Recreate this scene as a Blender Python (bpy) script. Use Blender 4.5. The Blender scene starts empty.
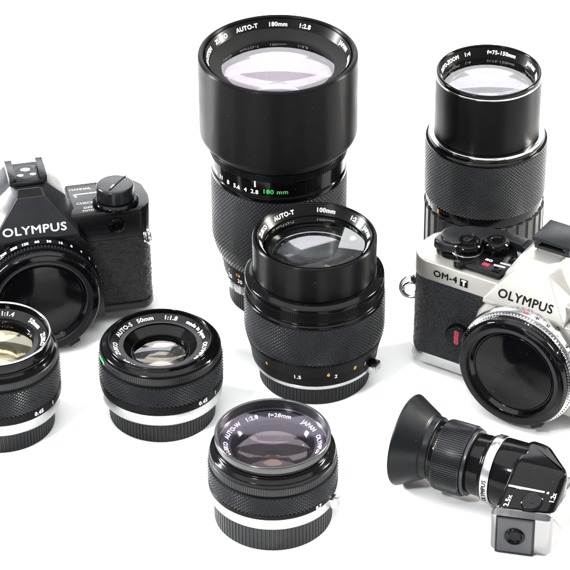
import bpy, bmesh, math, random
from mathutils import Vector, Matrix
PI = math.pi; R = math.radians
C = bpy.context.scene.collection
S = 0.001                      # everything below is written in millimetres
random.seed(7)
scn = bpy.context.scene

# ------------------------------------------------------------------ camera
PITCH, DIST, ROLL = R(34.388), 1519.6*S, R(-0.3656)
cd = bpy.data.cameras.new('camera'); cam = bpy.data.objects.new('camera', cd); C.objects.link(cam)
fw = Vector((0, math.cos(PITCH), -math.sin(PITCH))); up = Vector((0, math.sin(PITCH), math.cos(PITCH)))
M = Matrix.Identity(3); M.col[0] = Vector((1, 0, 0)); M.col[1] = up; M.col[2] = -fw
cam.matrix_world = Matrix.Translation(-fw*DIST) @ (M @ Matrix.Rotation(ROLL, 3, 'Z')).to_4x4()
cd.sensor_width = 36; cd.lens = 36*2885.9/570; cd.clip_start = .05; cd.clip_end = 60
scn.camera = cam

# ------------------------------------------------------------------ light
w = bpy.data.worlds.new('World'); scn.world = w; w.use_nodes = True
bg = w.node_tree.nodes['Background']; bg.inputs[0].default_value = (.95, .97, 1, 1); bg.inputs[1].default_value = .6
def area(name, loc, target, sx, sy, radiance, col=(1, 1, 1)):
    d = bpy.data.lights.new(name, 'AREA'); d.shape = 'ELLIPSE' if sx*sy > .5 else 'RECTANGLE'; d.size = sx; d.size_y = sy
    d.energy = radiance*PI*sx*sy*(.785 if sx*sy > .5 else 1); d.color = col
    o = bpy.data.objects.new(name, d); C.objects.link(o); o.location = loc
    o.rotation_euler = (Vector(target)-Vector(loc)).to_track_quat('-Z', 'Y').to_euler(); return o
area('ceiling_bounce_light', (0, -.15, 1.8), (0, 0, 0), 3.0, 2.1, 4.0)
area('back_softbox_light', (.05, 1.8, .98), (0, 0, .1), 2.3, .95, 5.2, (.97, .98, 1))  # big softbox added behind the set to whiten the reflections in the glass
area('flash_light', (-.75, -1.1, 1.35), (0, 0, 0), .17, .17, 210)
area('side_light', (1.45, .25, .7), (0, 0, .05), .2, .7, 190, (1, .95, .88))  # added strip lamp: streaks on the barrels, warm tint for the prism flanks
area('left_side_light', (-1.45, .35, .7), (0, 0, .05), .2, .7, 260)  # second strip lamp, added for the bright left bands on hood and barrels
scn.view_settings.view_transform = 'Standard'; scn.view_settings.look = 'None'
scn.view_settings.exposure = 0; scn.view_settings.gamma = 1
scn.render.engine = 'CYCLES'

# ------------------------------------------------------------------ materials
AROT = 0.25
def nodes(name):
    m = bpy.data.materials.new(name); m.use_nodes = True; nt = m.node_tree
    return m, nt, nt.nodes['Principled BSDF']
def lk(nt, a, b): nt.links.new(a, b)
def pmat(name, col, rough=.4, metal=0., spec=.5, bump=0., bscale=2000., var=.0, dust=0., coat=0., rvar=.08, aniso=0.):
    m, nt, p = nodes(name); N = nt.nodes
    p.inputs['Base Color'].default_value = (*col, 1); p.inputs['Metallic'].default_value = metal
    p.inputs['Roughness'].default_value = rough; p.inputs['Specular IOR Level'].default_value = spec
    p.inputs['Coat Weight'].default_value = coat; p.inputs['Coat Roughness'].default_value = .05
    tc = N.new('ShaderNodeTexCoord')
    if rvar:
        n = N.new('ShaderNodeTexNoise'); n.inputs['Scale'].default_value = 90; n.inputs['Detail'].default_value = 6
        lk(nt, tc.outputs['Object'], n.inputs['Vector'])
        mr = N.new('ShaderNodeMapRange'); mr.inputs[1].default_value = .3; mr.inputs[2].default_value = .7
        mr.inputs[3].default_value = max(0, rough-rvar); mr.inputs[4].default_value = rough+rvar
        lk(nt, n.outputs[0], mr.inputs[0]); lk(nt, mr.outputs[0], p.inputs['Roughness'])
    if aniso:
        p.inputs['Anisotropic'].default_value = aniso; p.inputs['Anisotropic Rotation'].default_value = AROT
        tg = N.new('ShaderNodeTangent'); tg.direction_type = 'RADIAL'; tg.axis = 'Z'; lk(nt, tg.outputs[0], p.inputs['Tangent'])
    if dust or var:
        last = None
        mx = N.new('ShaderNodeMix'); mx.data_type = 'RGBA'
        mx.inputs[6].default_value = (*col, 1); mx.inputs[7].default_value = (.55, .55, .53, 1)
        v = N.new('ShaderNodeTexNoise'); v.inputs['Scale'].default_value = 900; v.inputs['Detail'].default_value = 2
        lk(nt, tc.outputs['Object'], v.inputs['Vector'])
        cr = N.new('ShaderNodeMapRange'); cr.inputs[1].default_value = .71; cr.inputs[2].default_value = .76
        cr.inputs[3].default_value = 0; cr.inputs[4].default_value = dust
        lk(nt, v.outputs[0], cr.inputs[0]); lk(nt, cr.outputs[0], mx.inputs[0]); lk(nt, mx.outputs[2], p.inputs['Base Color'])
    if bump:
        b = N.new('ShaderNodeBump'); b.inputs['Strength'].default_value = 1; b.inputs['Distance'].default_value = bump*S
        n2 = N.new('ShaderNodeTexNoise'); n2.inputs['Scale'].default_value = bscale; n2.inputs['Detail'].default_value = 3
        lk(nt, tc.outputs['Object'], n2.inputs['Vector']); lk(nt, n2.outputs[0], b.inputs['Height'])
        lk(nt, b.outputs[0], p.inputs['Normal'])
    return m
def glass(name, refl, tint, body=(1, 1, 1), rough=.02, rim=1.0):
    """thin coated glass surface: see-through plus a coating reflection that grows at grazing angles"""
    m, nt, p = nodes(name); N = nt.nodes; N.remove(p)
    tr = N.new('ShaderNodeBsdfTransparent'); tr.inputs[0].default_value = (*body, 1)
    gl = N.new('ShaderNodeBsdfGlossy'); gl.inputs['Color'].default_value = (*tint, 1); gl.inputs['Roughness'].default_value = rough
    lw = N.new('ShaderNodeLayerWeight'); lw.inputs[0].default_value = .25
    mr = N.new('ShaderNodeMapRange'); mr.inputs[3].default_value = refl; mr.inputs[4].default_value = min(1, refl+.6*rim)
    lk(nt, lw.outputs['Fresnel'], mr.inputs[0])
    mx = N.new('ShaderNodeMixShader'); lk(nt, mr.outputs[0], mx.inputs[0]); lk(nt, tr.outputs[0], mx.inputs[1]); lk(nt, gl.outputs[0], mx.inputs[2])
    lk(nt, mx.outputs[0], N['Material Output'].inputs[0]); return m
def leather(name, col, wave):
    m, nt, p = nodes(name); N = nt.nodes
    p.inputs['Base Color'].default_value = (*col, 1); p.inputs['Roughness'].default_value = .36; p.inputs['Specular IOR Level'].default_value = .5
    tc = N.new('ShaderNodeTexCoord'); mp = N.new('ShaderNodeMapping'); lk(nt, tc.outputs['Object'], mp.inputs[0])
    mp.inputs['Scale'].default_value = (1, 1, 2.6) if wave else (1, 1, 1)
    n = N.new('ShaderNodeTexNoise'); n.inputs['Scale'].default_value = 560 if wave else 1000
    n.inputs['Detail'].default_value = 5; n.inputs['Distortion'].default_value = 1.6 if wave else .3
    lk(nt, mp.outputs[0], n.inputs['Vector'])
    b = N.new('ShaderNodeBump'); b.inputs['Distance'].default_value = (7 if wave else 4)*S; b.inputs['Strength'].default_value = 1
    lk(nt, n.outputs[0], b.inputs['Height']); lk(nt, b.outputs[0], p.inputs['Normal'])
    return m
BLK = (.009, .009, .010)
M_ = dict(
 satin=pmat('satin_black_lacquer', (.0024, .0024, .0028), .36, spec=.075, dust=.05, aniso=.95, rvar=.03),
 gloss=pmat('gloss_black_lacquer', (.0022, .0022, .0026), .12, spec=.12, dust=.05, rvar=.05),
 turned=pmat('turned_black_metal', (.0022, .0022, .0026), .32, spec=.11, dust=.05, rvar=.03, aniso=.97),
 matte=pmat('matte_black_paint', (.004, .004, .004), .6, spec=.12),
 inner=pmat('inner_barrel_flock', (.004, .004, .004), .8, spec=.05, rvar=0),
 grip=pmat('rubber_grip', (.013, .0145, .017), .31, spec=.36, dust=.06, rvar=.1),
 rib=pmat('ribbed_black_plastic', (.009, .010, .011), .33, spec=.24),
 cap=pmat('glossy_cap_plastic', (.0022, .0022, .003), .09, spec=.17, dust=.07, rvar=.04),
 chrome=pmat('satin_chrome', (.44, .44, .445), .26, 1.0, rvar=.08, aniso=.7),
 foot=pmat('brushed_foot_metal', (.21, .21, .215), .26, 1.0, rvar=.08),
 rimmetal=pmat('worn_filter_rim', (.03, .03, .033), .2, .3, spec=.6, rvar=.05), silvered=pmat('silver_print', (.55, .56, .58), .45, rvar=0),
 bright=pmat('polished_chrome', (.66, .66, .67), .12, 1.0, rvar=.05),
 titan=pmat('champagne_metal_paint', (.37, .362, .335), .34, .68, bump=.02, bscale=3500, rvar=.03),
 greyed=pmat('grey_lacquer', (.012, .013, .016), .26, spec=.36, dust=.05),
 pblack=pmat('enamel_black', (.004, .004, .005), .22, spec=.22, bump=.01, bscale=4000, dust=.05),
 knob=pmat('dark_anodised_metal', (.008, .009, .010), .28, spec=.24, bump=.01, bscale=4000, dust=.06),
 rubber=pmat('eyecup_rubber', (.004, .005, .006), .36, spec=.17, dust=.05),
 blueknurl=pmat('bluish_knurl_metal', (.007, .0075, .010), .28, .15, spec=.3),
 panel=pmat('grey_rubber_panel', (.045, .048, .053), .5, spec=.3, bump=.02),
 white=pmat('white_print', (.85, .85, .85), .5, rvar=0), black=pmat('black_print', (.003, .003, .003), .5, spec=.08, rvar=0),
 green=pmat('green_print', (.05, .72, .10), .5, rvar=0), amber=pmat('amber_print', (.85, .42, .02), .5, rvar=0),
 red=pmat('red_print', (.33, .01, .025), .5, rvar=0), grey=pmat('grey_print', (.45, .46, .47), .5, rvar=0),
 nameblk=pmat('name_ring_black', (.004, .004, .004), .25, spec=.14, rvar=0),
 namevio=pmat('name_ring_violet_black', (.008, .007, .014), .3, spec=.25, rvar=0),
 leaK=leather('wavy_leatherette', (.020, .021, .022), True),
 leaS=leather('pebbled_leatherette', (.012, .0135, .018), False),
)
# ------------------------------------------------------------------ mesh helpers
def obj(name, bm, mat, parent=None, sharp=28, label=None):
    bmesh.ops.recalc_face_normals(bm, faces=bm.faces[:])
    me = bpy.data.meshes.new(name); bm.to_mesh(me); bm.free()
    for v in me.vertices: v.co *= S
    me.materials.append(M_[mat] if isinstance(mat, str) else mat)
    me.shade_smooth(); me.set_sharp_from_angle(angle=R(sharp))
    o = bpy.data.objects.new(name, me); C.objects.link(o)
    if parent: o.parent = parent
    if label: o['label'] = label
    return o
def thing(name, label, cat, x, y, rz=0, group=None):
    o = bpy.data.objects.new(name, None); C.objects.link(o); o.location = (x*S, y*S, 0); o.rotation_euler = (0, 0, R(rz))
    o['label'] = label; o['category'] = cat; o.empty_display_size = .02
    if group: o['group'] = group
    return o
def rounded(prof, b, closed=True, seg=3):
    """round every corner of a profile by b"""
    out = []; n = len(prof)
    for i, p in enumerate(prof):
        if not closed and i in (0, n-1): out.append(p); continue
        a, c = Vector(prof[i-1]), Vector(prof[(i+1) % n]); q = Vector(p)
        d1, d2 = a-q, c-q
        bb = min(b, d1.length*.45, d2.length*.45)
        if bb < .02: out.append(p); continue
        s, e = q+d1.normalized()*bb, q+d2.normalized()*bb
        for k in range(seg+1):
            t = k/seg; out.append(tuple(s*(1-t)**2+q*2*t*(1-t)+e*t*t))
    return out
def lathe(prof, b=.35, closed=True, n=160, bm=None, axis='Z', off=(0, 0, 0), seg=3):
    bm = bm or bmesh.new(); pr = rounded(prof, b, closed, seg) if b else prof
    rings = []
    for (r, z) in pr:
        if r < 1e-5: v = bm.verts.new(ax((0, 0, z), axis, off)); rings.append([v]*n)
        else: rings.append([bm.verts.new(ax((r*math.cos(2*PI*k/n), r*math.sin(2*PI*k/n), z), axis, off)) for k in range(n)])
    m = len(rings)
    for i in range(m if closed else m-1):
        A, B = rings[i], rings[(i+1) % m]
        for k in range(n):
            l = [A[k], A[(k+1) % n], B[(k+1) % n], B[k]]
            u = []
            for v in l:
                if v not in u: u.append(v)
            if len(u) > 2:
                try: bm.faces.new(u)
                except ValueError: pass
    return bm
def ax(p, axis, off):
    x, y, z = p
    if axis == 'X': x, y, z = z, x, y      # lathe axis along +x
    elif axis == 'Y': x, y, z = x, -z, y   # lathe axis along -y (towards the front)
    return (x+off[0], y+off[1], z+off[2])
def interp(tab, z):
    for (a, b) in zip(tab, tab[1:]):
        if z <= b[0]: 
            t = (z-a[0])/(b[0]-a[0]); return a[1]+(b[1]-a[1])*max(0, t)
    return tab[-1][1]
def ring(r0, r1, z0, z1): return [(r0, z0), (r1, z0), (r1, z1), (r0, z1)]
def diamond(tab, N, rows, depth, rin, axis='Z', off=(0, 0, 0)):
    """knurled grip: rhombic pyramids between crossing grooves; tab = [(z, r), ...]"""
    bm = bmesh.new(); z0, z1 = tab[0][0], tab[-1][0]; n = 2*N; m = 2*rows; g = []
    for j in range(m+1):
        z = z0+(z1-z0)*j/m; r0 = interp(tab, z)
        g.append([bm.verts.new(ax(((r0-(depth if (i+j) % 2 == 0 else 0))*math.cos(2*PI*i/n), (r0-(depth if (i+j) % 2 == 0 else 0))*math.sin(2*PI*i/n), z), axis, off)) for i in range(n)])
    for j in range(m):
        for i in range(n):
            a, b, c, d = g[j][i], g[j][(i+1) % n], g[j+1][(i+1) % n], g[j+1][i]
            if (i+j) % 2 == 0: bm.faces.new((a, b, c)); bm.faces.new((a, c, d))
            else: bm.faces.new((a, b, d)); bm.faces.new((b, c, d))
    for row, z in ((g[0], z0), (g[-1], z1)):
        inn = [bm.verts.new(ax((rin*math.cos(2*PI*i/n), rin*math.sin(2*PI*i/n), z), axis, off)) for i in range(n)]
        for i in range(n): bm.faces.new((row[i], row[(i+1) % n], inn[(i+1) % n], inn[i]))
    return bm
def ribs(r, z0, z1, N, depth, rin, duty=.55, ch=.35, axis='Z', off=(0, 0, 0), rtop=None, bm=None, groups=None):
    """straight ribs with chamfered ends"""
    bm = bm or bmesh.new(); rt = rtop or r; rows = []
    angs = []
    for k in range(N):
        if groups and (k % groups[0]) >= groups[1]: hi = False
        else: hi = True
        for f, h in ((0, 0), (.12, 1), (duty, 1), (duty+.12, 0)): angs.append(((k+f)*2*PI/N, h if hi else 0))
    for (z, rr, up_) in ((z0, r-depth, 0), (z0+ch, r, 1), (z1-ch, rt, 1), (z1, rt-depth, 0)):
        rows.append([bm.verts.new(ax(((rr-depth*(1-h)*up_)*math.cos(a), (rr-depth*(1-h)*up_)*math.sin(a), z), axis, off)) for a, h in angs])
    n = len(angs)
    for A, B in zip(rows, rows[1:]):
        for i in range(n): bm.faces.new((A[i], A[(i+1) % n], B[(i+1) % n], B[i]))
    for row, z in ((rows[0], z0), (rows[-1], z1)):
        if rin < .01:
            c = bm.verts.new(ax((0, 0, z), axis, off))
            for i in range(n): bm.faces.new((row[i], row[(i+1) % n], c))
        else:
            inn = [bm.verts.new(ax((rin*math.cos(a), rin*math.sin(a), z), axis, off)) for a, h in angs]
            for i in range(n): bm.faces.new((row[i], row[(i+1) % n], inn[(i+1) % n], inn[i]))
    return bm
def dome(rad, z, sag, n=96, m=24, thick=0.0, axis='Z', off=(0, 0, 0)):
    """glass surface: spherical cap of rim radius rad at height z, centre sag above (below if negative)"""
    a = abs(sag); Rc = (rad*rad+a*a)/(2*a); prof = []
    for k in range(m+1):
        r = rad*k/m; h = math.sqrt(Rc*Rc-r*r)-(Rc-a); prof.append((r, z+(h if sag > 0 else -h)))
    return lathe(prof, 0, False, n, axis=axis, off=off)
def box(x0, x1, y0, y1, z0, z1, b=.5, seg=2, bm=None):
    bm2 = bmesh.new()
    v = [bm2.verts.new((x, y, z)) for x in (x0, x1) for y in (y0, y1) for z in (z0, z1)]
    for f in ((0, 1, 3, 2), (4, 6, 7, 5), (0, 4, 5, 1), (2, 3, 7, 6), (0, 2, 6, 4), (1, 5, 7, 3)): bm2.faces.new([v[i] for i in f])
    if b: bmesh.ops.bevel(bm2, geom=bm2.edges[:], offset=b, segments=seg, profile=.5, affect='EDGES')
    return merge(bm, bm2)
def merge(bm, bm2):
    if bm is None: return bm2
    me = bpy.data.meshes.new('tmp'); bm2.to_mesh(me); bm.from_mesh(me); bpy.data.meshes.remove(me); bm2.free(); return bm
def prism(poly, a0, a1, plane='XY', b=.5, seg=2, bm=None, angle=10):
    """extrude a polygon; plane XY -> along z, XZ -> along y, YZ -> along x"""
    bm2 = bmesh.new()
    def P(u, v, t): return {'XY': (u, v, t), 'XZ': (u, t, v), 'YZ': (t, u, v)}[plane]
    A = [bm2.verts.new(P(u, v, a0)) for u, v in poly]; B = [bm2.verts.new(P(u, v, a1)) for u, v in poly]
    n = len(poly); bm2.faces.new(A[::-1]); bm2.faces.new(B)
    for i in range(n): bm2.faces.new((A[i], A[(i+1) % n], B[(i+1) % n], B[i]))
    bmesh.ops.recalc_face_normals(bm2, faces=bm2.faces[:])
    if b:
        es = [e for e in bm2.edges if len(e.link_faces) == 2 and e.calc_face_angle() > R(angle)]
        bmesh.ops.bevel(bm2, geom=es, offset=b, segments=seg, profile=.5, affect='EDGES')
    return merge(bm, bm2)
def roundpoly(poly, b, seg=5): return rounded(poly, b, True, seg)
def circ(x, y, r, n=40): return [(x+r*math.cos(2*PI*k/n), y+r*math.sin(2*PI*k/n)) for k in range(n)]

_tc = {}
def text_geo(body, size, bold=.0, sx=1.):
    """letter outlines centred on the origin, in mm, as (verts, faces)"""
    key = (body, size, bold, sx)
    if key in _tc: return _tc[key]
    cu = bpy.data.curves.new('t', 'FONT'); cu.body = body; cu.size = size; cu.align_x = 'CENTER'
    cu.space_character = 1.08; cu.resolution_u = 3
    o = bpy.data.objects.new('t', cu); C.objects.link(o)
    bpy.context.view_layer.update()
    me = bpy.data.meshes.new_from_object(o.evaluated_get(bpy.context.evaluated_depsgraph_get()))
    vs = [(v.co.x*sx, v.co.y-size*.34) for v in me.vertices]; fs = [tuple(p.vertices) for p in me.polygons]
    bpy.data.objects.remove(o); bpy.data.meshes.remove(me); bpy.data.curves.remove(cu)
    _tc[key] = (vs, fs, bold); return _tc[key]
def put(bm, geo, fn):
    """print letters; bold ones are struck four times, each a hair further out"""
    vs, fs = geo[:2]; d = geo[2]*.8 if len(geo) > 2 else 0
    o = Vector(fn(0, 0)); nn = (Vector(fn(.5, 0))-o).cross(Vector(fn(0, .5))-o).normalized()
    for k, (dx, dy) in enumerate(((0, 0), (d, 0), (-d, 0), (0, d), (0, -d)) if d else ((0, 0),)):
        vv = [bm.verts.new(Vector(fn(x+dx, y+dy))+nn*.012*k) for x, y in vs]
        for f in fs:
            try: bm.faces.new([vv[i] for i in f])
            except ValueError: pass
def quad_geo(wd, h): return ([(-wd/2, -h/2), (wd/2, -h/2), (wd/2, h/2), (-wd/2, h/2)], [(0, 1, 2, 3)])
def on_plane(o, ux, uy):
    o, ux, uy = Vector(o), Vector(ux), Vector(uy); return lambda x, y: o+ux*x+uy*y
def on_cyl(r, z, ang, lift=.06, flip=1):
    """letters standing upright on a vertical barrel; ang in degrees, 0 = towards the camera (-y), + = right"""
    return lambda x, y: ((r+lift)*math.sin(R(ang)+x/r), -(r+lift)*math.cos(R(ang)+x/r), z+y)
def on_cone(rm, zm, slope, ang, lift=.06):
    """name ring letters read from inside, tops outward; ang clockwise from the far side (+y)"""
    cs, sn = math.cos(R(slope)), math.sin(R(slope))
    def f(x, y):
        a = R(ang)+x/rm; r = rm+y*cs-lift*sn; return (r*math.sin(a), r*math.cos(a), zm+y*sn+lift*cs)
    return f

# ------------------------------------------------------------------ the table
bm = bmesh.new(); g = 60
vs = [[bm.verts.new((-4000+8000*i/g, -3500+8000*j/g, 0)) for i in range(g+1)] for j in range(g+1)]
for j in range(g):
    for i in range(g): bm.faces.new((vs[j][i], vs[j][i+1], vs[j+1][i+1], vs[j+1][i]))
o = obj('table_surface', bm, pmat('white_table_top', (.93, .935, .93), .6, spec=.05, rvar=0)); o['kind'] = 'structure'
o['label'] = 'plain white table surface under the cameras and lenses'

# ------------------------------------------------------------------ lenses
def text_obj(name, items, mat, parent):
    """items = [(geo, fn), ...]"""
    bm = bmesh.new()
    for geo, fn in items: put(bm, geo, fn)
    bmesh.ops.recalc_face_normals(bm, faces=bm.faces[:])
    return obj(name, bm, mat, parent)
def rear_cap(t, r, z1, n=90):
    bm = ribs(r, 0, z1, n, .45, 0, ch=.5); return obj('rear_cap', bm, 'rib', t, 40)
def name_ring(t, rm, zm, slope, wd, mat, items, size, bold=.05, tmat='white'):
    cs, sn = math.cos(R(slope))*wd/2, math.sin(R(slope))*wd/2
    nr = obj('name_ring', lathe([(rm-cs, zm-sn), (rm+cs, zm+sn)], 0, False), mat, t)
    text_obj('lettering', [(text_geo(s, size*k, bold, 1.0), on_cone(rm, zm, slope, a)) for (s, a, k) in items], tmat, nr)
    return nr
def index_tab(t, r, z, ang, wd=6, h=5, dp=2.2, mat='chrome'):
    bm = box(-wd/2, wd/2, -dp-.2, 1.5, -h/2, h/2, .5)
    bmesh.ops.transform(bm, matrix=Matrix.Rotation(R(ang), 4, 'Z') @ Matrix.Translation((0, -r, z)), verts=bm.verts[:])
    return obj('release_button', bm, mat, t)

def stack(t, els, iris=None):
    """coated elements one behind the other: (name, radius, z, sag, reflectivity, tint, roughness)"""
    for i, (nm, rad, z, sag, rf, tint, ro) in enumerate(els):
        obj(nm, dome(rad, z, sag), glass('coated_glass', rf, tint, rough=ro, rim=.5 if i == 0 else .15), t)
    if iris:
        ri, ro_, z = iris; n = 7
        bm = bmesh.new(); k = 84; A = []; B = []
        for i in range(k):
            a = 2*PI*i/k; q = math.cos(PI/n)/math.cos((a % (2*PI/n))-PI/n)
            A.append(bm.verts.new((ri*q*math.cos(a), ri*q*math.sin(a), z-.6))); B.append(bm.verts.new((ro_*math.cos(a), ro_*math.sin(a), z)))
        for i in range(k): bm.faces.new((A[i], A[(i+1) % k], B[(i+1) % k], B[i]))
        obj('iris', bm, 'gloss', t)
# --- big 180 telephoto
def lens_180():
    t = thing('telephoto_lens', 'tallest black telephoto lens with wide built-in hood and green 180 mm marking', 'camera lens', -2.8, -5.6)
    rear_cap(t, 26.5, 11)
    obj('mount_ring', lathe(ring(15, 27.5, 11.2, 17.5)), 'chrome', t)
    index_tab(t, 27, 15, -62); index_tab(t, 27, 15, -48, 5)
    sc = obj('distance_scale', lathe([(15, 17.7), (29, 17.7), (30.3, 27.3), (15, 27.3)]), 'satin', t)
    fn = lambda a, dz: on_cyl(29.7, 22.6+dz, a, .25)
    text_obj('lettering', [(text_geo(s, 3.2, .06), fn(a, -1.6)) for s, a in (('15', -73), ('20', -58), ('30', -43), ('50', -26), ('9', -10), ('10', 8), ('15', 25), ('20', 45))], 'white', sc)
    text_obj('lettering', [(text_geo(s, 3.2, .1), fn(a, 2)) for s, a in (('5', -76), ('7', -60), ('10', -46), ('16', -28), ('30', -8), ('35', 10), ('50', 28), ('70', 45))], 'amber', sc)
    obj('focus_ring', diamond([(27.5, 30.6), (33, 33.2), (40, 34.9), (76.5, 34.9)], 104, 21, .55, 20), 'grip', t, 5)
    ar = obj('aperture_ring', lathe([(20, 76.8), (34.6, 76.8), (34.6, 79), (33.9, 80), (33.9, 89), (20, 89)]), 'gloss', t)
    text_obj('lettering', [(text_geo(s, 3.2, .1), on_cyl(33.9, 82.2, a)) for s, a in (('22', -79), ('16', -68.5), ('11', -58.5), ('8', -48.5), ('5.6', -38.5), ('4', -29.5), ('2.8', -21))] + [(quad_geo(.8, 3.6), on_cyl(33.9, 86.8, -20.5))], 'white', ar)
    text_obj('lettering', [(text_geo('180 mm', 3.4, .08, 1.1), on_cyl(33.9, 83.2, -3))], 'green', ar)
    obj('grip_band', ribs(35.2, 89.2, 93, 180, .3, 20), 'satin', t, 40)
    obj('lens_hood', lathe([(22, 93.2), (34.8, 93.2), (36, 95.4), (39.4, 98.6), (40, 101), (40, 143.2), (38.2, 144), (37.2, 143.2), (36.9, 128), (36.9, 98), (22, 98)], .8), 'satin', t)
    obj('retaining_ring', lathe([(27.3, 135.2), (37, 139.8), (37, 137.5), (27.3, 133)], .2), 'matte', t)
    name_ring(t, 35.1, 140.4, 62, 5.4, 'nameblk', [('OM-SYSTEM', -86, 1), ('ZUIKO', -55, 1), ('AUTO-T', -27, 1), ('180mm', 0, 1), ('1:2.8', 23, 1), ('JAPAN', 70, 1), ('104652', 95, 1)], 3.1, .1)
    obj('inner_barrel', lathe([(0, 96), (12, 96), (12, 112), (16, 112), (16, 118), (21, 118), (21, 124), (25, 124), (25, 128.6), (29, 129), (29, 134)], .25, False), 'gloss', t)
    stack(t, [('front_element', 29.5, 135.3, 3.4, .07, (1, .96, 1), .02), ('second_element', 28, 132.6, 1.4, .13, (1, .88, .97), .05), ('third_element', 25, 130, -5.5, .2, (1, .93, 1), .07), ('rear_element', 17, 121, 4, .3, (.86, .85, 1), .12)], (11, 16, 118.6))
# --- 75-150 zoom
def lens_75():
    t = thing('zoom_lens', 'tall black zoom lens with thin silver rings standing behind the silver camera', 'camera lens', 104.2, 15.2)
    rear_cap(t, 27, 12)
    obj('mount_ring', lathe(ring(15, 29, 12.2, 18)), 'chrome', t)
    obj('zoom_ring', ribs(31.4, 18.2, 44, 30, .9, 20, duty=.62), 'rib', t, 40)
    sc = obj('distance_scale', lathe(ring(20, 30.4, 44.2, 50.2)), 'gloss', t)
    text_obj('lettering', [(text_geo(s, 3.2, .1), on_cyl(30.4, 47.3, a)) for s, a in (('8', -55),)], 'amber', sc)
    text_obj('lettering', [(text_geo(s, 3.2, .1), on_cyl(30.4, 47.3, a)) for s, a in (('2.5', -68),)], 'white', sc)
    obj('focus_ring', diamond([(50.4, 31.4), (81.4, 31.6)], 100, 16, .55, 20), 'grip', t, 5)
    obj('front_collar', lathe([(20, 81.6), (31.3, 81.6), (31.3, 82.6), (30, 83.4), (29.8, 84.9), (20, 84.9)], .3), 'gloss', t)
    obj('silver_ring', lathe([(25, 85.05), (29.7, 85.05), (29.5, 86.2), (28.2, 86.4), (25, 86.4)], .2), 'bright', t)
    obj('hood_barrel', lathe([(24, 86.5), (27, 86.5), (27, 118.1), (25.5, 118.1), (25.3, 88), (24, 88)], .3), 'satin', t)
    obj('silver_rim', lathe([(25.2, 118.2), (27.15, 118.2), (27.15, 119.1), (25.2, 119.1)], .25), 'bright', t)
    obj('filter_rim', lathe([(25.2, 119.2), (26.9, 119.2), (26.6, 120.8), (25.9, 121.2), (25.2, 120.8)], .3), 'gloss', t)
    name_ring(t, 24.1, 117.6, 66, 5.6, 'nameblk', [('OLYMPUS', -103, 1), ('AUTO-ZOOM', -58, 1), ('1:4', -24, 1), ('f=75-150mm', 20, 1), ('JAPAN', 68, 1), ('132977', 96, 1)], 2.8, .1)
    obj('inner_barrel', lathe([(0, 90), (12, 90), (12, 100), (18, 100), (18, 106), (22, 108), (23.2, 110), (23.2, 115)], .25, False), 'gloss', t)
    stack(t, [('front_element', 23.2, 115.2, 2.0, .07, (1, 1, 1), .02), ('second_element', 22, 112.4, .9, .12, (.95, .93, 1), .06), ('third_element', 21, 110, -5, .15, (1, .95, .95), .09), ('rear_element', 15, 104, 3, .2, (.9, .95, 1), .15)], (9, 18, 104))
# --- 100 mm
def lens_100():
    t = thing('portrait_lens', 'black 100mm lens with pale green glass in the middle, in front of the tallest lens', 'camera lens', 14.6, -77.8)
    rear_cap(t, 27.7, 11.3)
    obj('mount_ring', lathe([(15, 11.5), (30.8, 11.5), (31, 13.6), (15, 13.6)], .25), 'chrome', t)
    sc = obj('distance_scale', lathe([(15, 13.8), (31.4, 13.8), (32.2, 20), (34.2, 27), (34.2, 28.3), (15, 28.3)], .5), 'satin', t)
    def fn(a, dz=0): return lambda x, y: ((32.35+(y+dz)*.22)*math.sin(R(a)+x/32.5), -(32.35+(y+dz)*.22)*math.cos(R(a)+x/32.5), 20+y+dz)
    text_obj('lettering', [(text_geo(s, 3.2, .1), fn(a, d)) for s, a, d in (('4', -47, 2), ('6', 11.5, 1.5), ('8', 37, 1.5), ('9', 66, 1.5))], 'amber', sc)
    text_obj('lettering', [(text_geo(s, 3.2, .1), fn(a, d)) for s, a, d in (('1.5', -16, -.4), ('2', 18.5, -.4), ('1', 50, 0), ('0.7', 78, 0))], 'white', sc)
    obj('focus_ring', diamond([(28.5, 34.7), (31, 35.1), (49.6, 35.1)], 104, 11, .6, 20), 'grip', t, 5)
    obj('step_ring', lathe([(20, 49.8), (34.6, 49.8), (34.6, 51.2), (33.2, 52), (33.2, 53.4), (20, 53.4)], .3), 'gloss', t)
    obj('aperture_ring', ribs(34.5, 53.5, 58.6, 190, .28, 20), 'satin', t, 40)
    obj('front_collar', lathe([(20, 58.8), (34.4, 58.8), (34.4, 61), (32.2, 62.4), (30.4, 63), (20, 63)], .4), 'gloss', t)
    obj('filter_barrel', lathe([(25, 63.2), (30.3, 63.2), (30.6, 82), (29.8, 82.9), (28.6, 82.4), (28.3, 76), (25, 76)], .6), 'turned', t)
    name_ring(t, 26.6, 80.2, 55, 5.4, 'nameblk', [('OM-SYSTEM', -112, 1), ('ZUIKO', -74, 1), ('AUTO-T', -35, 1), ('100mm', 13, 1), ('1:2', 47, 1), ('JAPAN', 77, 1), ('101638', 105, 1), ('OLYMPUS', 180, 1)], 3.1, .1)
    obj('inner_barrel', lathe([(0, 52), (11, 52), (11, 60), (15, 60), (15, 66), (19, 66), (19, 70.5), (22, 71), (24, 73), (24, 77.6)], .25, False), 'gloss', t)
    stack(t, [('front_element', 24.6, 77.8, 2.2, .10, (.97, 1, .98), .02), ('second_element', 22.5, 74.4, -2.5, .24, (.92, 1, .95), .04), ('third_element', 21, 71, -6, .32, (.95, .92, 1), .07), ('rear_element', 14, 63, 3, .28, (1, .95, .82), .12)], (8, 15, 64))
    index_tab(t, 31, 14.2, 62, 7, 4.2, 4.2, 'chrome'); index_tab(t, 32.5, 16.8, 62, 5.4, 1.4, 2.8, 'pblack')
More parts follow.
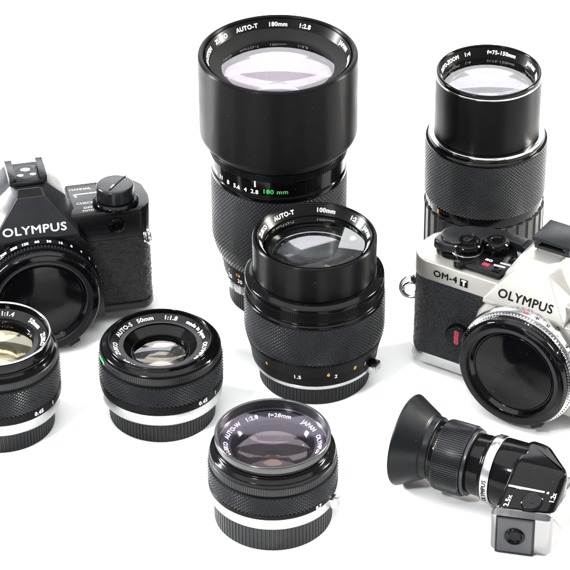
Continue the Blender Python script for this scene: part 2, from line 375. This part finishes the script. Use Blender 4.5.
# --- compact 50
def lens_50(name, label, x, y, r=30.3, rot=0, fast=False):
    t = thing(name, label, 'camera lens', x, y, rot); dz = 6 if fast else 0
    rear_cap(t, 26.2, 12)
    obj('mount_ring', lathe([(15, 12.2), (28.8, 12.2), (29.8, 13.4), (29.8, 19), (15, 19)], .4), 'chrome', t)
    sc = obj('distance_scale', lathe(ring(20, 30.3, 19.2, 24)), 'satin', t)
    text_obj('lettering', [(text_geo(s, 3., .12), on_cyl(30.3, 21.6, a)) for s, a in ((('0.45', 44), ('1', 62)) if not fast else (('0.45', 44), ('1', 63)))], 'white', sc)
    obj('focus_ring', diamond([(24.2, 30.6), (34.9+dz*.5, 30.6)], 92, 6+(2 if fast else 0), .7, 20), 'grip', t, 5)
    z = 35+dz*.5
    obj('groove_ring', lathe(ring(18, 29, z, z+1.6), .2), 'matte', t)
    obj('aperture_ring', ribs(29.7, z+1.7, z+5.4, 170, .3, 18), 'rib', t, 40)
    if not fast:
        obj('filter_rim', lathe([(24.4, 39.6), (29.3, 40.6), (28.4, 41.6), (25.9, 42.2), (25.6, 43.8), (24.9, 44.2), (24.5, 43.6), (24.3, 42)], .3), 'gloss', t)
        name_ring(t, 21.9, 41, 22, 4.9, 'nameblk', [('OM-SYSTEM', -150, .9), ('ZUIKO', -102, 1), ('AUTO-S', -58, 1), ('50mm', -22, 1), ('1:1.8', 12, 1), ('made in Japan', 57, .85), ('OLYMPUS', 108, 1), ('3291475', 160, .9)], 3.3, .08)
        obj('inner_cone', lathe([(19.7, 40.1), (14.2, 36.2), (13.4, 36.6), (13.1, 35), (13.1, 31), (9, 31), (9, 20), (0, 20)], .3, False), 'gloss', t)
        stack(t, [('front_element', 13.1, 35.6, 2.0, .07, (.92, .9, 1), .03), ('second_element', 12.4, 33.6, -2.2, .14, (1, .93, .82), .06), ('rear_element', 11, 31.4, 3, .14, (1, .9, .75), .12)], (6, 12.5, 30.6))
        text_obj('index_mark', [(quad_geo(7.5, 2.2), on_cyl(30.0, 38.7, -70, .12))], 'green', t)
    else:
        obj('front_barrel', lathe([(18, 43.6), (29.2, 43.6), (27.9, 45.2), (27.6, 47), (27, 47.4), (18, 47.4)], .4), 'gloss', t)
        obj('filter_rim', lathe([(24.2, 47.5), (26.8, 47.5), (27, 52.6), (26.4, 53.2), (25.7, 52.8), (25.5, 49.2), (24.2, 49.2)], .3), 'gloss', t)
        obj('silver_rim', lathe([(25.6, 53.0), (26.3, 53.45), (26.9, 53.0), (26.3, 52.9)], .15), 'bright', t)
        name_ring(t, 22.9, 48.7, 28, 5.2, 'nameblk', [('AUTO-S', -35, 1), ('1:1.4', 10, 1), ('50mm', 52, 1), ('ZUIKO', 88, 1), ('OLYMPUS', 140, 1), ('JAPAN', -95, 1)], 3.3, .08)
        obj('inner_cone', lathe([(20.6, 47.5), (18.2, 45.8), (17.6, 30), (0, 28)], .3, False), 'inner', t)
        stack(t, [('front_element', 18.4, 46, 3.0, .08, (1, .95, .78), .03), ('second_element', 17.4, 42.6, -3.5, .18, (1, .88, .6), .05), ('rear_element', 14, 38, 4, .3, (1, .85, .5), .1)], (9, 17, 37))
def lens_28():
    t = thing('wide_angle_lens', 'short 28mm lens with violet filter and brownish glass, nearest lens at the bottom', 'camera lens', -6.2, -190.7)
    rear_cap(t, 27.8, 13)
    obj('mount_ring', lathe([(15, 13.2), (28.6, 13.2), (29.8, 14.4), (29.8, 19.8), (15, 19.8)], .4), 'chrome', t)
    sc = obj('distance_scale', lathe(ring(20, 30.4, 20, 22.6)), 'satin', t)
    text_obj('lettering', [(text_geo('0.7', 2.6, .12), on_cyl(30.4, 21.4, 44))], 'white', sc)
    obj('focus_ring', diamond([(22.8, 30.7), (32.2, 30.7)], 96, 5, .7, 20), 'grip', t, 5)
    obj('groove_ring', lathe(ring(18, 29.2, 32.3, 33.3), .2), 'matte', t)
    obj('aperture_ring', ribs(29.8, 33.4, 37.4, 170, .3, 18), 'rib', t, 40)
    obj('front_collar', lathe([(18, 37.6), (29.5, 37.6), (29.2, 39.6), (27, 41), (26.4, 42), (24.6, 42), (24.6, 38.4), (18, 38.4)], .4), 'gloss', t)
    obj('filter_rim', lathe([(24.6, 42.1), (25.6, 42.1), (25.9, 43.6), (26.9, 44.4), (27.1, 47.4), (26.5, 48), (25.5, 47.7), (25.3, 43), (24.6, 43)], .3), 'rimmetal', t)
    obj('filter_glass', lathe([(0, 45), (25.3, 45)], 0, False), glass('violet_filter_glass', .034, (.93, .84, 1), (.93, .89, .94), rim=.08), t)
    name_ring(t, 21.9, 41.4, 18, 5.0, 'namevio', [('ZUIKO', -100, 1), ('AUTO-W', -62, 1), ('1:2.8', -27, 1), ('f=28mm', 9, 1), ('JAPAN', 52, 1), ('OLYMPUS', 92, 1), ('146203', 135, .9), ('OM-SYSTEM', -148, .9)], 3.1, .06)
    obj('inner_cone', lathe([(19.4, 40.6), (17.4, 39), (16.6, 34), (13, 34), (13, 28), (8, 28), (8, 24), (0, 24)], .3, False), 'gloss', t)
    stack(t, [('front_element', 17.6, 39.2, 2.6, .03, (.95, .86, .84), .04), ('second_element', 16, 36.6, -3, .07, (.95, .88, .86), .08), ('rear_element', 7, 32.6, 2.0, .07, (1, .72, .45), .12)], (6, 12.8, 33.6))
    index_tab(t, 29.6, 17, 66, 5, 5, 3.2, 'chrome')
lens_180(); lens_75(); lens_100(); lens_28()
lens_50('standard_lens', 'short 50mm 1:1.8 lens with small deep-set glass and green mark, left of centre', -61, -109.4)
lens_50('standard_lens', 'short lens with silver front rim and wide amber glass, cut by the left edge', -140, -117.1, fast=True)

# ------------------------------------------------------------------ cameras
def relief_wall(poly, z0, z1, wavy):
    """covering with a real embossed grain all the way round the body"""
    from mathutils import noise
    P = [Vector(p) for p in poly]; pts = []
    for a, b in zip(P, P[1:]+P[:1]):
        L = (b-a).length; k = max(1, round(L/.42)); nrm = Vector(((b-a).y, -(b-a).x)).normalized()
        for i in range(k): pts.append((a+(b-a)*i/k, nrm))
    s = sum((P[i-1].x*P[i].y-P[i].x*P[i-1].y) for i in range(len(P))); sg = 1 if s > 0 else -1
    bm = bmesh.new(); m = int((z1-z0)/.4); rows = []; n = len(pts)
    for j in range(m+1):
        z = z0+(z1-z0)*j/m; row = []
        for i, (p, nr) in enumerate(pts):
            if wavy:
                wv = noise.noise(Vector((p.x*.22, p.y*.22, z*.35)))*1.6
                h = abs(noise.noise(Vector((p.x*.42, p.y*.42, (z+wv)*1.25))))*1.1+.25*noise.noise(Vector((p.x*1.3, p.y*1.3, z*1.6)))
                h = (h-.25)*.6
            else: h = (noise.noise(Vector((p.x*.95, p.y*.95, z*.95)))+.4*noise.noise(Vector((p.x*2, p.y*2, z*2))))*.32
            q = p+nr*sg*h*(0 if j in (0, m) else 1); row.append(bm.verts.new((q.x, q.y, z)))
        rows.append(row)
    for A, B in zip(rows, rows[1:]):
        for i in range(n): bm.faces.new((A[i], A[(i+1) % n], B[(i+1) % n], B[i]))
    bm.faces.new(rows[0][::-1]); bm.faces.new(rows[-1]); return bm
def camera_body(t, K):
    """local frame: x right, front leather plane at y = 0 facing -y, z up, mount axis at x = 0"""
    metal = 'pblack' if K else 'titan'; lea = 'leaK' if K else 'leaS'; zm = 23.9 if K else 26.5
    zp = 43.6 if K else 49.4; zb = 5 if K else 6
    H = 60
    plan = [(-66, 0), (-72, 5), (-74, 15.5), (-72, 26), (-66, 31), (54, 31), (59.5, 24), (61, 13), (60, 5), (56, 0)]
    if not K: plan = [(x+3 if x < 0 else x, y) for x, y in plan]
    def grow(d): 
        cx, cy = -6, 15.5
        return [(x+(d if x > cx else -d), y+(d if y > cy else -d)) for x, y in plan]
    rp = lambda d, b=6: roundpoly(grow(d), b)
    obj('base_plate', prism(rp(.3), 0, zb, b=.5), metal if K else 'chrome', t)
    obj('leatherette', relief_wall(rp(0), zb, zp, K), lea, t, 180)
    pl = obj('top_plate', prism(rp(.35, 2 if K else 6), zp, H, b=.8, seg=3), metal, t)
    # mount block with slanted flanks
    obj('mount_block', prism([(-33.5, zb*.4), (33.5, zb*.4), (33, 12), (31, 30), (27, 46.5), (22.5, 52.5), (-22.5, 52.5), (-27, 46.5), (-31, 30), (-33, 12)], -7.2, .8, 'XZ', .7), metal, t)
    if not K: px = -2.4
    else: px = 0
    # prism housing
    bm = bmesh.new()
    ring0 = [(-22, -8.3, 54.6), (22, -8.3, 54.6), (23.5, 8, 54.6), (22, 31.2, 54.6), (-22, 31.2, 54.6), (-23.5, 8, 54.6)]
    ring1 = [(-22, -8.3, 57), (22, -8.3, 57), (23.2, 8, 60), (21.5, 31.2, 62), (-21.5, 31.2, 62), (-23.2, 8, 60)]
    ring2 = [(-7, 1.6, 75), (7, 1.6, 75), (11.5, 9, 76), (10.5, 31.2, 77), (-10.5, 31.2, 77), (-11.5, 9, 76)]
    ring3 = [(-5.8, 5.6, 78), (5.8, 5.6, 78), (9, 9.5, 78.3), (8.5, 31, 78.6), (-8.5, 31, 78.6), (-9, 9.5, 78.3)]
    ringm = [(-12.5, -2, 68.5), (12.5, -2, 68.5), (18.4, 9, 69.5), (17.4, 31.2, 70.5), (-17.4, 31.2, 70.5), (-18.4, 9, 69.5)]
    if not K: ringm = [(x*(.8 if abs(x) > 13 else 1), y, z) for x, y, z in ringm]; ring1 = [(x*(.9 if y > 0 else 1), y, z) for x, y, z in ring1]; ring0 = [(x*(.9 if y > 0 else 1), y, z) for x, y, z in ring0]
    rs = [[bm.verts.new((x+px, y, z-2)) for x, y, z in rg] for rg in ((ring0, ring1, ringm, ring2, ring3) if K else (ring0, ring1, ring2, ring3))]
    for A, B in zip(rs, rs[1:]):
        for i in range(6): bm.faces.new((A[i], A[(i+1) % 6], B[(i+1) % 6], B[i]))
    bm.faces.new(rs[0][::-1]); bm.faces.new(rs[-1]); bmesh.ops.recalc_face_normals(bm, faces=bm.faces[:])
    bmesh.ops.bevel(bm, geom=[e for e in bm.edges if e.calc_face_angle() > R(8)], offset=.6, segments=3, profile=.5, affect='EDGES')
    bmesh.ops.triangulate(bm, faces=bm.faces[:])
    ph = obj('prism_housing', bm, 'greyed' if K else metal, t, 20)
    d = Vector((0, 9.9, 18)).normalized(); nrm = Vector((0, -18, 9.9)).normalized()
    base = Vector((px, -8.3, 55))
    text_obj('lettering', [(text_geo('OLYMPUS', 5.7 if K else 6.1, .2 if K else .2, 1.24 if K else 1.06), on_plane(base+d*(4.2 if K else 5.2)+nrm*.08, (1, 0, 0), d))], 'silvered' if K else 'black', ph)
    if K: text_obj('recess_panel', [(([(-6.6, -2.3), (6.6, -2.3), (5.6, 2.1), (-5.6, 2.1)], [(0, 1, 2, 3)]), on_plane((0, 3.5, 74.6), (1, 0, 0), Vector((0, .8, .6))))], 'matte', ph)
    # hot shoe
    zs = 77.4; y0 = 7 if K else 14
    hs = box(-9.6, 9.6, y0, y0+19, zs, zs+1.8, .3)
    for s in (-1, 1):
        hs = merge(hs, prism([(s*9.6, zs+1.8), (s*7.2, zs+1.8), (s*7.2, zs+3.2), (s*6.0, zs+3.2), (s*6.0, zs+4.4), (s*9.6, zs+4.4)], y0-.6, y0+18.6, 'XZ', .3))
    sx_ = px if K else px+3
    for v in hs.verts: v.co.x += sx_
    sh = obj('hot_shoe', hs, 'knob', t)
    if K:
        ct = bmesh.new()
        for (x, y, r) in ((0, 11.5, 2.4), (-3.2, 6.2, 1.6), (3.2, 6.2, 1.6)): ct = prism(circ(x, y0+y, r, 28), zs+1.8, zs+2.05, b=.08, bm=ct)
        obj('contact', ct, 'bright', sh)
        obj('contact_plate', prism(circ(0, y0+9, 6, 40), zs+1.75, zs+1.86, b=0), 'gloss', sh)
    else:
        cov = box(sx_-10.6, sx_+10.6, y0-1, y0+18.5, zs+4.5, zs+6.4, .6)
        obj('shoe_cover', cov, 'rubber', t)
    obj('shoe_foot', box(sx_-7.4, sx_+7.4, y0+1, y0+17, 75.8, zs, .3), metal, t)
    # shutter-speed ring and body cap
    Y = dict(axis='Y', off=(0, 0, zm))
    obj('flange_ring', lathe(ring(24, 30.6, 7.0, 11.4), .4, **Y), metal if K else 'chrome', t)
    sr = obj('shutter_speed_ring', lathe([(22, 11.5), (31.7, 11.5), (31.2, 14.4), (22, 14.4)], .25, **Y), 'gloss' if K else 'chrome', t)
    its = ['B', '1', '2', '4', '8', '15', '30', '60', '125', '250', '500', '1000']
    def onring(a, lift=.1):
        def f(x, y):
            q = R(a)+x/31.5; r = 31.45+y*.16+lift
            return (r*math.sin(q), -(12.95-y*.98), zm+r*math.cos(q))
        return f
    if K:
        text_obj('lettering', [(text_geo(s, 2.3, .12), onring(a)) for s, a in zip(['1000', '500', '250', '125', '60', '30', '15', '8', '4', '2', '1'], range(-44, 70, 11))], 'white', sr)
        text_obj('lettering', [(text_geo('B', 2.4, .15), onring(76)), (quad_geo(1.2, 1.6), onring(83))], 'red', sr)
    else:
        text_obj('lettering', [(quad_geo(5.4, 1.9), onring(a)) for a in range(14, 96, 12)], 'white', sr)
        text_obj('lettering', [(text_geo(s, 1.9, .1), onring(a, .16)) for s, a in zip(['125', '60', '30', '15', '8', '4', '2'], range(14, 96, 12))], 'black', sr)
        text_obj('lettering', [(text_geo('250', 1.9, .1), onring(3, .16))], 'red', sr)
    obj('speed_ring_grip', ribs(30.6, 14.5, 16.6, 110, .7, 22, ch=.3, **Y), 'knob' if K else 'bright', t, 40)
    cp = obj('body_cap', lathe([(0, 12), (29.3, 12), (28.8, 16.7), (29.2, 17), (29.4, 20), (28.4, 21.6), (25.6, 22), (23, 21.4), (21.6, 19), (21, 18.8), (20.6, 19.6), (0, 19.6)], .45, False, seg=4, **Y), 'cap', t)
    for a in (-66, 54, 150):
        b2 = box(-3.2, 3.2, -21.2, -17, 27.5, 30.5, .4)
        bmesh.ops.transform(b2, matrix=Matrix.Translation((0, 0, zm)) @ Matrix.Rotation(R(a), 4, 'Y'), verts=b2.verts[:])
        obj('grip_tab', b2, 'cap', cp)
    text_obj('lettering', [(text_geo('OLYMPUS', 4.4, .05, 1.1), on_plane((0, -19.66, zm-2), (1, 0, 0), (0, 0, 1)))], 'cap', cp)
    return pl
def strap_lug(t, x, y, z, sgn):
    lg = obj('strap_lug', lathe([(0, 0), (3.4, 0), (3.4, 1.6), (2.2, 2.4), (2.2, 3.6), (0, 3.6)], .3, False, 32, axis='X', off=(0, 0, 0)), 'bright', t)
    for v in lg.data.vertices: v.co.x *= sgn
    lg.data.flip_normals() if sgn < 0 else None
    lg.location = (x*S, y*S, z*S); return lg
def torus(Rr, r, n=48, m=12):
    return lathe([(Rr+r*math.cos(2*PI*k/m), r*math.sin(2*PI*k/m)) for k in range(m)], 0, True, n)

def shift_new(t, done, dx, dz):
    for o in t.children_recursive:
        if o not in done and o.parent in ([t]+list(done)):
            o.location.x += dx*S; o.location.z += dz*S
# --- silver camera on the right
def settle(t, gx, gy, yaw, tilt):
    """lean the camera back so that it rests on the cap's lower edge and the rear of its base"""
    t.rotation_euler = (R(-tilt), 0, R(yaw)); t.location = (gx*S, gy*S, 0); bpy.context.view_layer.update()
    lo = min((o.matrix_world @ v.co).z for o in t.children_recursive if o.type == 'MESH' for v in o.data.vertices)
    d = -lo-31*math.sin(R(tilt))*S*0; t.location = (gx*S, gy*S-d*1.46, d)
t = thing('film_camera', 'champagne silver film camera with black leatherette and body cap, right side', 'film camera', 120.1, -100.1, -31.5)
camera_body(t, False); settle(t, 120.1, -100.1, -31.5, 1.8)
done = set(t.children_recursive)
pl = [o for o in t.children if o.name.startswith('top_plate')][0]
text_obj('lettering', [(text_geo('OM-4', 5.0, .2, 1.05), on_plane((-54.2, -.45, 56.6), (1, 0, 0), (0, 0, 1)))], 'black', pl)
text_obj('lettering', [(quad_geo(4.4, 4.4), on_plane((-43.8, -.42, 56.2), (1, 0, 0), (0, 0, 1)))], 'black', pl)
text_obj('lettering', [(text_geo('T', 4.3, .35, .95), on_plane((-43.8, -.50, 56.2), (1, 0, 0), (0, 0, 1)))], 'white', pl)
sb = obj('self_timer_button', lathe([(0, -1), (6.6, -1), (6.6, 2.2), (6.2, 3.4), (0, 3.6)], .5, False, 64, axis='Y', off=(-45, 0, 25)), 'gloss', t)
text_obj('lettering', [(text_geo(s, 3.7, .34, 1.5), on_plane((-44.8, -3.66, 25.6+dz), (1, 0, 0), (0, 0, 1))) for s, dz in (('8', 2.5), ('8', 0), ('8', -2.5))], 'red', sb)
lug = strap_lug(t, -73.6, 9, 43, -1)
for (dx, dz, ry, rx) in ((-4.6, -6, 10, 60), (-3.2, -7, -12, 100)):
    r_ = obj('split_ring', torus(5.0, .8), 'bright', lug); r_.location = (dx*S, 0, dz*S); r_.rotation_euler = (R(rx), R(ry), R(30))
# wind lever, shutter release, film counter
lv = obj('wind_lever', prism(roundpoly([(-67, 9), (-61, 7), (-51, 9), (-47, 20), (-40, 28), (-19, 27), (-16, 29), (-19, 34), (-40, 35.5), (-58, 30), (-66, 19)], 5, 6), 64.5, 69.6, b=1.0, seg=3), 'knob', t)
obj('hub', lathe([(0, 69.5), (8.2, 69.5), (8.2, 70.6), (7.4, 71), (0, 71)], .4, False, 64, off=(-57.5, 17, 0)), 'knob', lv)
obj('lever_collar', lathe([(0, 62), (10.2, 62), (10.2, 64.4), (0, 64.4)], .3, False, 64, off=(-57.5, 17, 0)), 'gloss', t)
obj('lever_tip', prism(roundpoly([(-26, 23.5), (-17, 22), (-14.5, 26), (-17, 32), (-26, 32)], 2.5, 5), 63.4, 71.4, b=1.2, seg=3), 'rubber', lv)
sbn = obj('shutter_release', lathe([(0, 66), (7.6, 66), (7.6, 69), (6.6, 70.2), (5.4, 70.2), (4.6, 69.6), (4.2, 71.4), (1.2, 70.8), (0, 70.4)], .4, False, 64, off=(-50.8, 15, 0)), 'gloss', t)
obj('silver_collar', lathe([(0, 65.1), (8.3, 65.1), (8.3, 65.9), (0, 65.9)], .2, False, 64, off=(-50.8, 15, 0)), 'chrome', sbn)
obj('switch_lever', prism(roundpoly([(-53.5, 10), (-51.5, 2.6), (-50.6, .9), (-46.4, .9), (-45.6, 2.6), (-42, 6), (-46.6, 16)], 1.6), 62.4, 65.6, b=.6), 'gloss', t)
pn = obj('control_panel', prism(roundpoly([(-47, 3.2), (-26.5, 2.6), (-23.5, 18), (-30, 29), (-42, 29)], 1.6), 62.05, 65, b=.6), 'pblack', t)
obj('film_counter', lathe([(0, 60), (6.3, 60), (6.3, 67.2), (5.2, 68.4), (3.6, 68.6), (3, 68), (0, 68.2)], .3, False, 48, off=(-38.2, 22.4, 2.6)), 'gloss', t)
text_obj('lettering', [(quad_geo(5.2, 1), on_plane((-28.6, 13.5, 65.06), (.98, .1, 0), (-.1, .98, 0))), (quad_geo(6.0, 1.1), on_plane((-30.2, 10.3, 65.06), (.98, .1, 0), (-.1, .98, 0))),
    (text_geo('ISO', 2.4, .1), on_plane((-37, 12.4, 65.06), (1, 0, 0), (0, 1, 0)))], 'white', pn)
text_obj('lettering', [(quad_geo(3.6, 2.6), on_plane((-36.6, 8.2, 65.06), (1, 0, 0), (0, 1, 0)))], 'red', pn)
obj('panel_key', merge(box(-31.6, -27.6, 4.6, 8, 64.6, 65.9, .4), box(-28.6, -25.6, 16.4, 20.4, 64.6, 65.9, .4)), 'gloss', pn)

shift_new(t, done, 5, -2)
# --- black camera on the left
t = thing('film_camera', 'all black film camera with empty accessory shoe and body cap, left side', 'film camera', -126, -31.6, 12.2)
camera_body(t, True); settle(t, -126, -31.6, 12.2, 2.2)
done = set(t.children_recursive)
pl = [o for o in t.children if o.name.startswith('top_plate')][0]
kx, ky = 43.9, 9.2
kn = obj('rewind_knob', lathe([(0, 64.6), (9.4, 64.6), (9.6, 65.2), (9.6, 71.6), (8.9, 72.4), (0, 72.5)], .4, False, 80, off=(kx, ky, 0)), 'knob', t)
obj('knob_collar', lathe([(0, 62), (11.8, 62), (11.8, 63.4), (10.4, 64.5), (0, 64.5)], .35, False, 80, off=(kx, ky, 0)), 'gloss', t)
crk = bmesh.new(); crk = box(-8.4, 8.4, -.35, .35, 72.3, 72.7, .1)
bmesh.ops.transform(crk, matrix=Matrix.Translation((kx+1.4, ky+.3, 0)) @ Matrix.Rotation(R(50), 4, 'Z'), verts=crk.verts[:])
obj('fold_line', crk, 'black', kn)
text_obj('index_mark', [(quad_geo(1.2, 3.4), on_plane((kx-1.6, ky-2.6, 72.6), (.84, -.54, 0), (.54, .84, 0)))], 'white', kn)
obj('sync_socket', lathe([(0, -1), (4.4, -1), (4.4, 1.2), (3.2, 2), (2.6, 1.4), (2.4, .4), (0, .4)], .3, False, 48, axis='Y', off=(42.3, 0, 53.6)), 'gloss', t)
obj('plate_groove', box(24, 56.5, -.75, .3, 59.6, 60.2, .15), 'gloss', t)
text_obj('lettering', [(text_geo(s, z_, .08), on_plane((x, y, 62.06), (1, 0, 0), (0, 1, 0))) for s, x, y, z_ in (('MANUAL', 28, 25.5, 2.6), ('CHECK', 28.5, 11.2, 2.6), ('OFF', 29.2, 6.4, 2.6), ('AUTO', 28.8, 3.6, 2.0))]
    + [(quad_geo(11, 1.0), on_plane((30.2, 20.6, 62.06), (1, 0, 0), (0, 1, 0))), (quad_geo(1.0, 3), on_plane((24.5, 19.2, 62.06), (1, .3, 0), (-.3, 1, 0)))], 'silvered', pl)
strap_lug(t, 55.6, 1.2, 44.5, 1); lug = [o for o in t.children if o.name.startswith('strap_lug')][0]
r_ = obj('split_ring', torus(3.4, .8), 'bright', lug); r_.location = (2.6*S, -1*S, 0); r_.rotation_euler = (R(75), 0, R(70))
obj('film_door', box(58.6, 61.8, 19, 27, 3, 51, .6), 'pblack', t)
shift_new(t, done, 0, -2)

# ------------------------------------------------------------------ right-angle finder
t = thing('angle_finder', 'right-angle viewfinder attachment with flared rubber eyecup lying on the table', 'angle finder', 98.65, -183.5, -26.5)
ZC = 20
X = dict(axis='X', off=(0, 0, ZC))
def XL(name, prof, mat, b=.35, parent=t, closed=True, z=ZC): return obj(name, lathe(prof, b, closed, 128, axis='X', off=(0, 0, z)), mat, parent)
XL('eyecup', [(10, -30), (15.2, -30), (15.4, -33.4), (16.4, -34), (22, -44.4), (22.6, -45.6), (22, -46.6), (20.8, -46.2), (13, -35), (10, -34)], 'rubber', .7, z=22)
XL('eyepiece_collar', ring(8, 13.8, -30.6, -26.6), 'chrome')
XL('eyepiece_step', ring(8, 15, -29.4, -27.2), 'gloss')
obj('eyepiece_glass', dome(12.5, -36.5, -1.5, axis='X', off=(0, 0, 22)), glass('eyepiece_coating', .06, (1, 1, 1)), t)
obj('focus_knurl', ribs(17.3, -27, -12.6, 96, .45, 8, ch=1.1, **X), 'blueknurl', t, 40)
XL('knurl_flange', ring(8, 16.2, -12.5, -10.6), 'greyed')
XL('tube', [(8, -10.5), (14.6, -10.5), (14.9, -4), (16, -2.6), (16, -1.9), (8, -1.9)], 'gloss')
sr = XL('silver_ring', ring(8, 16.6, -1.8, 2.4), 'chrome')
text_obj('lettering', [(text_geo('OLYMPUS', 3.0, .1, 1.0), lambda x, y: (.3-y*1., -16.7*math.cos(R(-8)+x/16.6), ZC+16.7*math.sin(R(-8)+x/16.6)*1.0))], 'black', sr)
XL('elbow_neck', ring(6, 16.1, 2.5, 16), 'gloss', .6)
bm = prism([(-29.6, 23.6), (-16, 31), (-9, 35.9), (9, 35.9), (14, 30), (15.2, 20), (14, 5), (10, 2.5), (-29.6, 2.5)], 12, 38.3, 'YZ', 0)
def cut(bm, co, no):
    r = bmesh.ops.bisect_plane(bm, geom=bm.verts[:]+bm.edges[:]+bm.faces[:], plane_co=co, plane_no=no, clear_outer=True)
    es = [e for e in r['geom_cut'] if isinstance(e, bmesh.types.BMEdge)]
    bmesh.ops.contextual_create(bm, geom=es)
cut(bm, (31, 2, 0), (1, 1, 0))
bmesh.ops.bevel(bm, geom=[e for e in bm.edges if len(e.link_faces) == 2 and e.calc_face_angle() > R(12)], offset=3.4, segments=5, profile=.5, affect='EDGES')
def skew(p):
    """the far leg of the elbow is cut off at a slant"""
    if p.y < -9: p.y += (p.x-24.7)*.25*min(1, (-9-p.y)/18)
    return p
for v in bm.verts: skew(v.co)
el = obj('elbow_housing', bm, 'gloss', t, 22)
ch = prism([(-30.6, 0.2), (-31, 22.6), (-29.8, 24.1), (-20, 24.1), (-9, 24.1), (6, 24.1), (6, 0.2), (-9, .2), (-20, .2)], 11.2, 38.9, 'YZ', 2.6, 4)
for v in ch.verts: skew(v.co)
cb = obj('chrome_foot', ch, 'foot', t, 22)
b1, b2 = box(15.2, 31, -32.2, -30.6, 1.8, 20.8, .7), box(14.2, 31.8, -31.6, -30.4, .4, 21.6, .5)
for v in b1.verts[:]+b2.verts[:]: skew(v.co)
pn = obj('end_panel', b1, 'panel', t); obj('panel_frame', b2, 'pblack', t)
vp = lathe([(4.6, 31.8), (4.6, 33), (4, 33.6), (3.2, 33), (2.6, 32.4), (0, 32.4)], .25, False, 48, axis='Y', off=(23.4, 0, 11.6))
for v in vp.verts: skew(v.co)
obj('viewing_port', vp, 'gloss', pn)
# selector on the sloping face
sl = Vector((0, -13.6, -7.4)).normalized(); sn = Vector((0, -7.4, 13.6)).normalized(); org = Vector((25.5, -22.8, 27.35))
so = lambda x, y: org+Vector((1, 0, 0))*x-sl*y
dm = lathe([(0, 0), (4.9, 0), (4.9, .9), (4.2, 1.5), (1.5, 1.2), (0, 1.6)], .3, False, 48)
Mx = Matrix(((1, 0, 0), (0, -sl.y, sn.y), (0, -sl.z, sn.z))).to_4x4()
bmesh.ops.transform(dm, matrix=Matrix.Translation(so(2.2, -1.6)) @ Mx, verts=dm.verts[:])
for v in dm.verts: skew(v.co)
obj('magnification_lever', dm, 'cap', t)
bx = box(-9, 8, -.55, .55, 0, .7, .2); bmesh.ops.transform(bx, matrix=Matrix.Translation(so(-2, 4.4)) @ Mx, verts=bx.verts[:])
for v in bx.verts: skew(v.co)
obj('chrome_strip', bx, 'bright', t)
text_obj('lettering', [(text_geo(s, 3.0, .1), (lambda p: (lambda x, y: skew(p+(Vector((1, 0, 0))*y*-1-sl*x*1)+sn*.12)))(so(px_, py_))) for s, px_, py_ in (('2.5x', -8.6, -2.6), ('1.2x', 10.4, 2.4))]
    + [(quad_geo(1, 1), on_plane(skew(so(7.4, 4.6)+sn*.15), (1, 0, 0), tuple(-sl)))], 'white', el)
